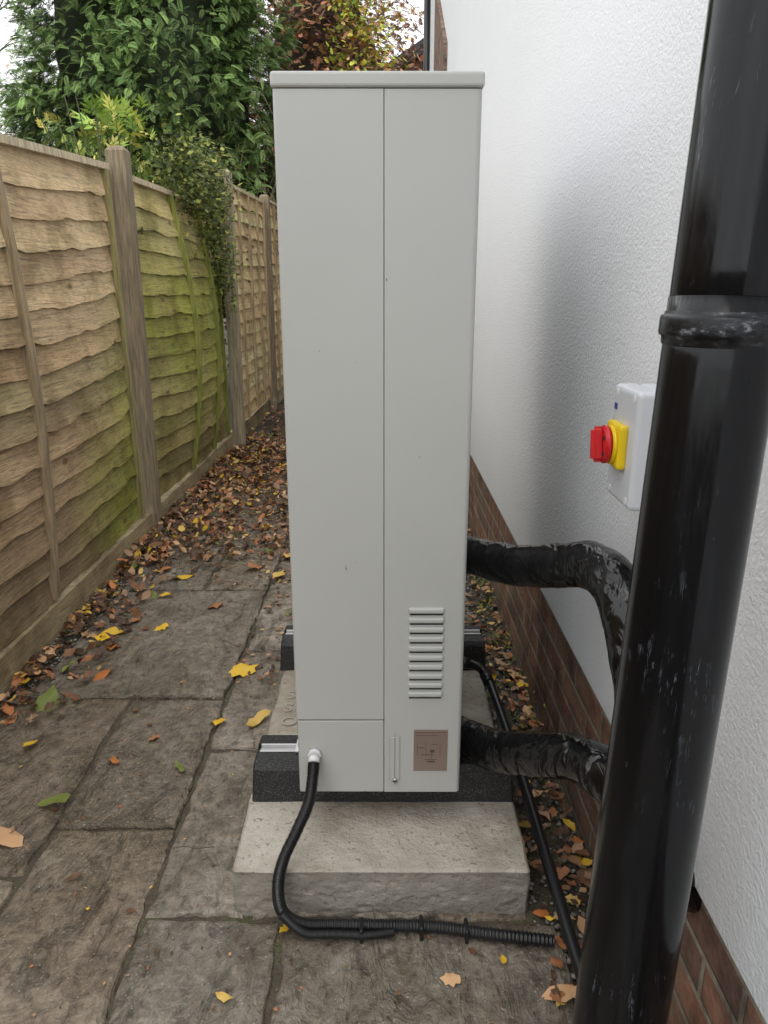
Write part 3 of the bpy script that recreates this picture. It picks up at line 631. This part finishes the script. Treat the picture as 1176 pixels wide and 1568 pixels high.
# far left bushes + pale autumn trees
T=empty('distant_trees')
def cd(n,k):
    c=np.array([lin(128,142,100),lin(100,122,84),lin(150,154,110)]); return c[rng.integers(0,3,n)]*(.6+.6*k)
cl=[]
for c0,R,zt in (((-6.5,12.5),1.2,3.7),((-5.1,12.0),.8,3.5),((-7.8,12),1.3,4.1)): cl+=surf_clumps(c0,R,100,.3,zt,lambda w:math.sin(math.pi*min(.95,.35+w*.6)),.1,.7,front=.4)
crown('bush_foliage',TW,cl,20,.07,.2,cd,T,droop=.2)
def cp(n,k):
    c=np.array([lin(226,212,160),lin(206,206,160),lin(234,204,130)]); return c[rng.integers(0,3,n)]*(.7+.4*k)
cl=surf_clumps((-8.3,17),1.6,110,3.2,6.6,lambda w:math.sin(math.pi*min(.95,.2+w*.75)),.4,.9)
crown('autumn_foliage',TW,cl,10,.075,.3,cp,T,droop=-.2); trunk((-8.3,17),6.2,.12,T,14,2.0,2.2)
for x,y,zz in ((-12,22,5),(-5,26,6),(1.2,27,7.4)):
    cl=surf_clumps((x,y),2.6,150,1,zz,lambda w:math.sin(math.pi*min(.95,.3+w*.65)),.3,.7,front=.4); crown('far_foliage',TW,cl,16,.13,.4,cd,T,droop=0); trunk((x,y),zz-1,.2,T,8,2,1.5)
# laurel shrub over fence
T=empty('laurel_shrub')
def cs(n,k):
    c=np.array([lin(146,168,80),lin(116,142,68),lin(184,192,104),lin(208,198,108),lin(92,116,56)]); return c[rng.integers(0,5,n)]*(.4+.65*k)
cl=[]
for i in range(120):
    y=random.uniform(4.0,6.0); top=2.0-.10*(abs(y-4.9))**1.3+.12*noise.noise((y*3,0,0)); z=random.uniform(1.45,top)
    x=-1.42+random.uniform(-.35,.12)
    cl.append(((x,y,z),(.5,-.5,.7),random.uniform(.3,1.2)))
crown('foliage',TW,cl,11,.042,.07,cs,T,droop=.3)
mb=MB()
for k in range(26):
    y=random.uniform(4.0,5.4); p=Vector((-1.5,y,1.0)); e=Vector((-1.4+random.uniform(-.25,.15),y+random.uniform(-.3,.2),random.uniform(1.85,2.15)))
    vs,fs=tube('t',[p,p.lerp(e,.5)+Vector((.03,0,.1)),e],lambda s:.006*(1-.6*s),None,n=5,res=8,ret=True); mb.add(vs,fs)
mb.obj('stems',M('green_stem',(.12,.13,.06),rough=.6),T)
BL=tpl([quadleaf(.85,.26,.12*k,0,a,0,.25) for k,a in ((0,1.1),(1,-1.0),(2,.8),(3,-.75),(4,.5),(5,-.2))])
def cs2(n,k):
    c=np.array([lin(170,196,96),lin(140,172,80),lin(208,206,110)]); return c[rng.integers(0,3,n)]*(.5+.5*k)
cl=[]
for i in range(24):
    y=random.uniform(4.1,5.0); cl.append(((-1.42+random.uniform(-.2,.08),y,random.uniform(1.85,1.22+.205*y)),(.3,-.4,.7),random.uniform(.5,1.2)))
crown('sprigs',BL,cl,3,.07,.035,cs2,T,droop=.1)
# ivy bush
T=empty('ivy_bush')
def ci(n,k):
    c=np.array([lin(88,106,54),lin(118,132,66),lin(64,78,42),lin(168,170,86)]); return c[rng.integers(0,4,n)]*(.35+.65*k)
cl=[]
for i in range(360):
    y=random.uniform(4.7,6.0); u=(y-4.7)/1.3; zb=1.80-.85*u**1.3; zt=2.12-.1*(1-u)
    z=random.uniform(zb,zt+.05); x=-1.225+random.uniform(-.12,.06)+.09*math.sin(math.pi*u)
    cl.append(((x,y,z),(.8,-.5,.1),random.uniform(.3,1.2)))
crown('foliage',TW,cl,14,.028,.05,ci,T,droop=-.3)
cl=[((random.uniform(-1.8,-1.3),random.uniform(5.2,7.5),random.uniform(1.4,2.3)),(.5,-.7,.3),random.uniform(.3,.9)) for i in range(80)]
crown('foliage_behind',TW,cl,18,.04,.1,ci,T,droop=-.1)
T=empty('weeds')
def cw(n,k):
    c=np.array([lin(120,140,60),lin(150,150,70),lin(90,110,50)]); return c[rng.integers(0,3,n)]*(.4+.5*k)
cl=[((random.uniform(.37,.455),random.uniform(1.7,3.6),random.uniform(.0,.03)),(random.uniform(-.5,.5),random.uniform(-.5,.5),.8),random.uniform(.5,1.1)) for i in range(46)]
cl+=[((random.uniform(-1.0,-.45),random.uniform(3.4,5),.02),(0,0,.8),random.uniform(.5,1)) for i in range(30)]
crown('foliage',TW,cl,8,.013,.02,cw,T,droop=.1)
# ---------------------------------------------------------------- light
W=bpy.data.worlds.new('World'); S.world=W; W.use_nodes=True; nt=W.node_tree
sky=nt.nodes.new('ShaderNodeTexSky'); sky.sky_type='NISHITA'; sky.sun_disc=False
el,az=math.radians(60),math.radians(184)
sky.sun_elevation=el; sky.sun_rotation=az; sky.air_density=1.0; sky.dust_density=5; sky.ozone_density=.6
hs=nt.nodes.new('ShaderNodeHueSaturation'); hs.inputs['Saturation'].default_value=.35; nt.links.new(sky.outputs[0],hs.inputs['Color'])
tc=nt.nodes.new('ShaderNodeTexCoord'); cn=nt.nodes.new('ShaderNodeTexNoise'); cn.inputs['Scale'].default_value=2.2; cn.inputs['Detail'].default_value=2
nt.links.new(tc.outputs['Generated'],cn.inputs['Vector'])
cr=nt.nodes.new('ShaderNodeValToRGB'); cr.color_ramp.elements[0].position=.3; cr.color_ramp.elements[0].color=(.65,.65,.65,1); cr.color_ramp.elements[1].position=.7; cr.color_ramp.elements[1].color=(.95,.95,.95,1)
nt.links.new(cn.outputs['Fac'],cr.inputs[0])
mx=nt.nodes.new('ShaderNodeMix'); mx.data_type='RGBA'; mx.inputs[7].default_value=(13.5,13.6,13.8,1)
nt.links.new(cr.outputs[0],mx.inputs[0]); nt.links.new(hs.outputs[0],mx.inputs[6])
bg=nt.nodes['Background']; bg.inputs['Strength'].default_value=.15; nt.links.new(mx.outputs[2],bg.inputs[0])
L=bpy.data.lights.new('sun','SUN'); L.energy=.6; L.angle=math.radians(45); L.color=(1,.96,.9)
o=bpy.data.objects.new('sun',L); COL.objects.link(o)
dirv=Vector((math.sin(az)*math.cos(el),math.cos(az)*math.cos(el),math.sin(el)))
o.rotation_euler=dirv.to_track_quat('Z','Y').to_euler()
# ---------------------------------------------------------------- camera
c=bpy.data.cameras.new('camera'); c.sensor_fit='VERTICAL'; c.angle=2*math.atan(784/1150); c.clip_end=400; c.clip_start=.02
o=bpy.data.objects.new('camera',c); COL.objects.link(o); o.location=(0,0,1.25); o.rotation_euler=(math.radians(90-16.6),0,0); S.camera=o
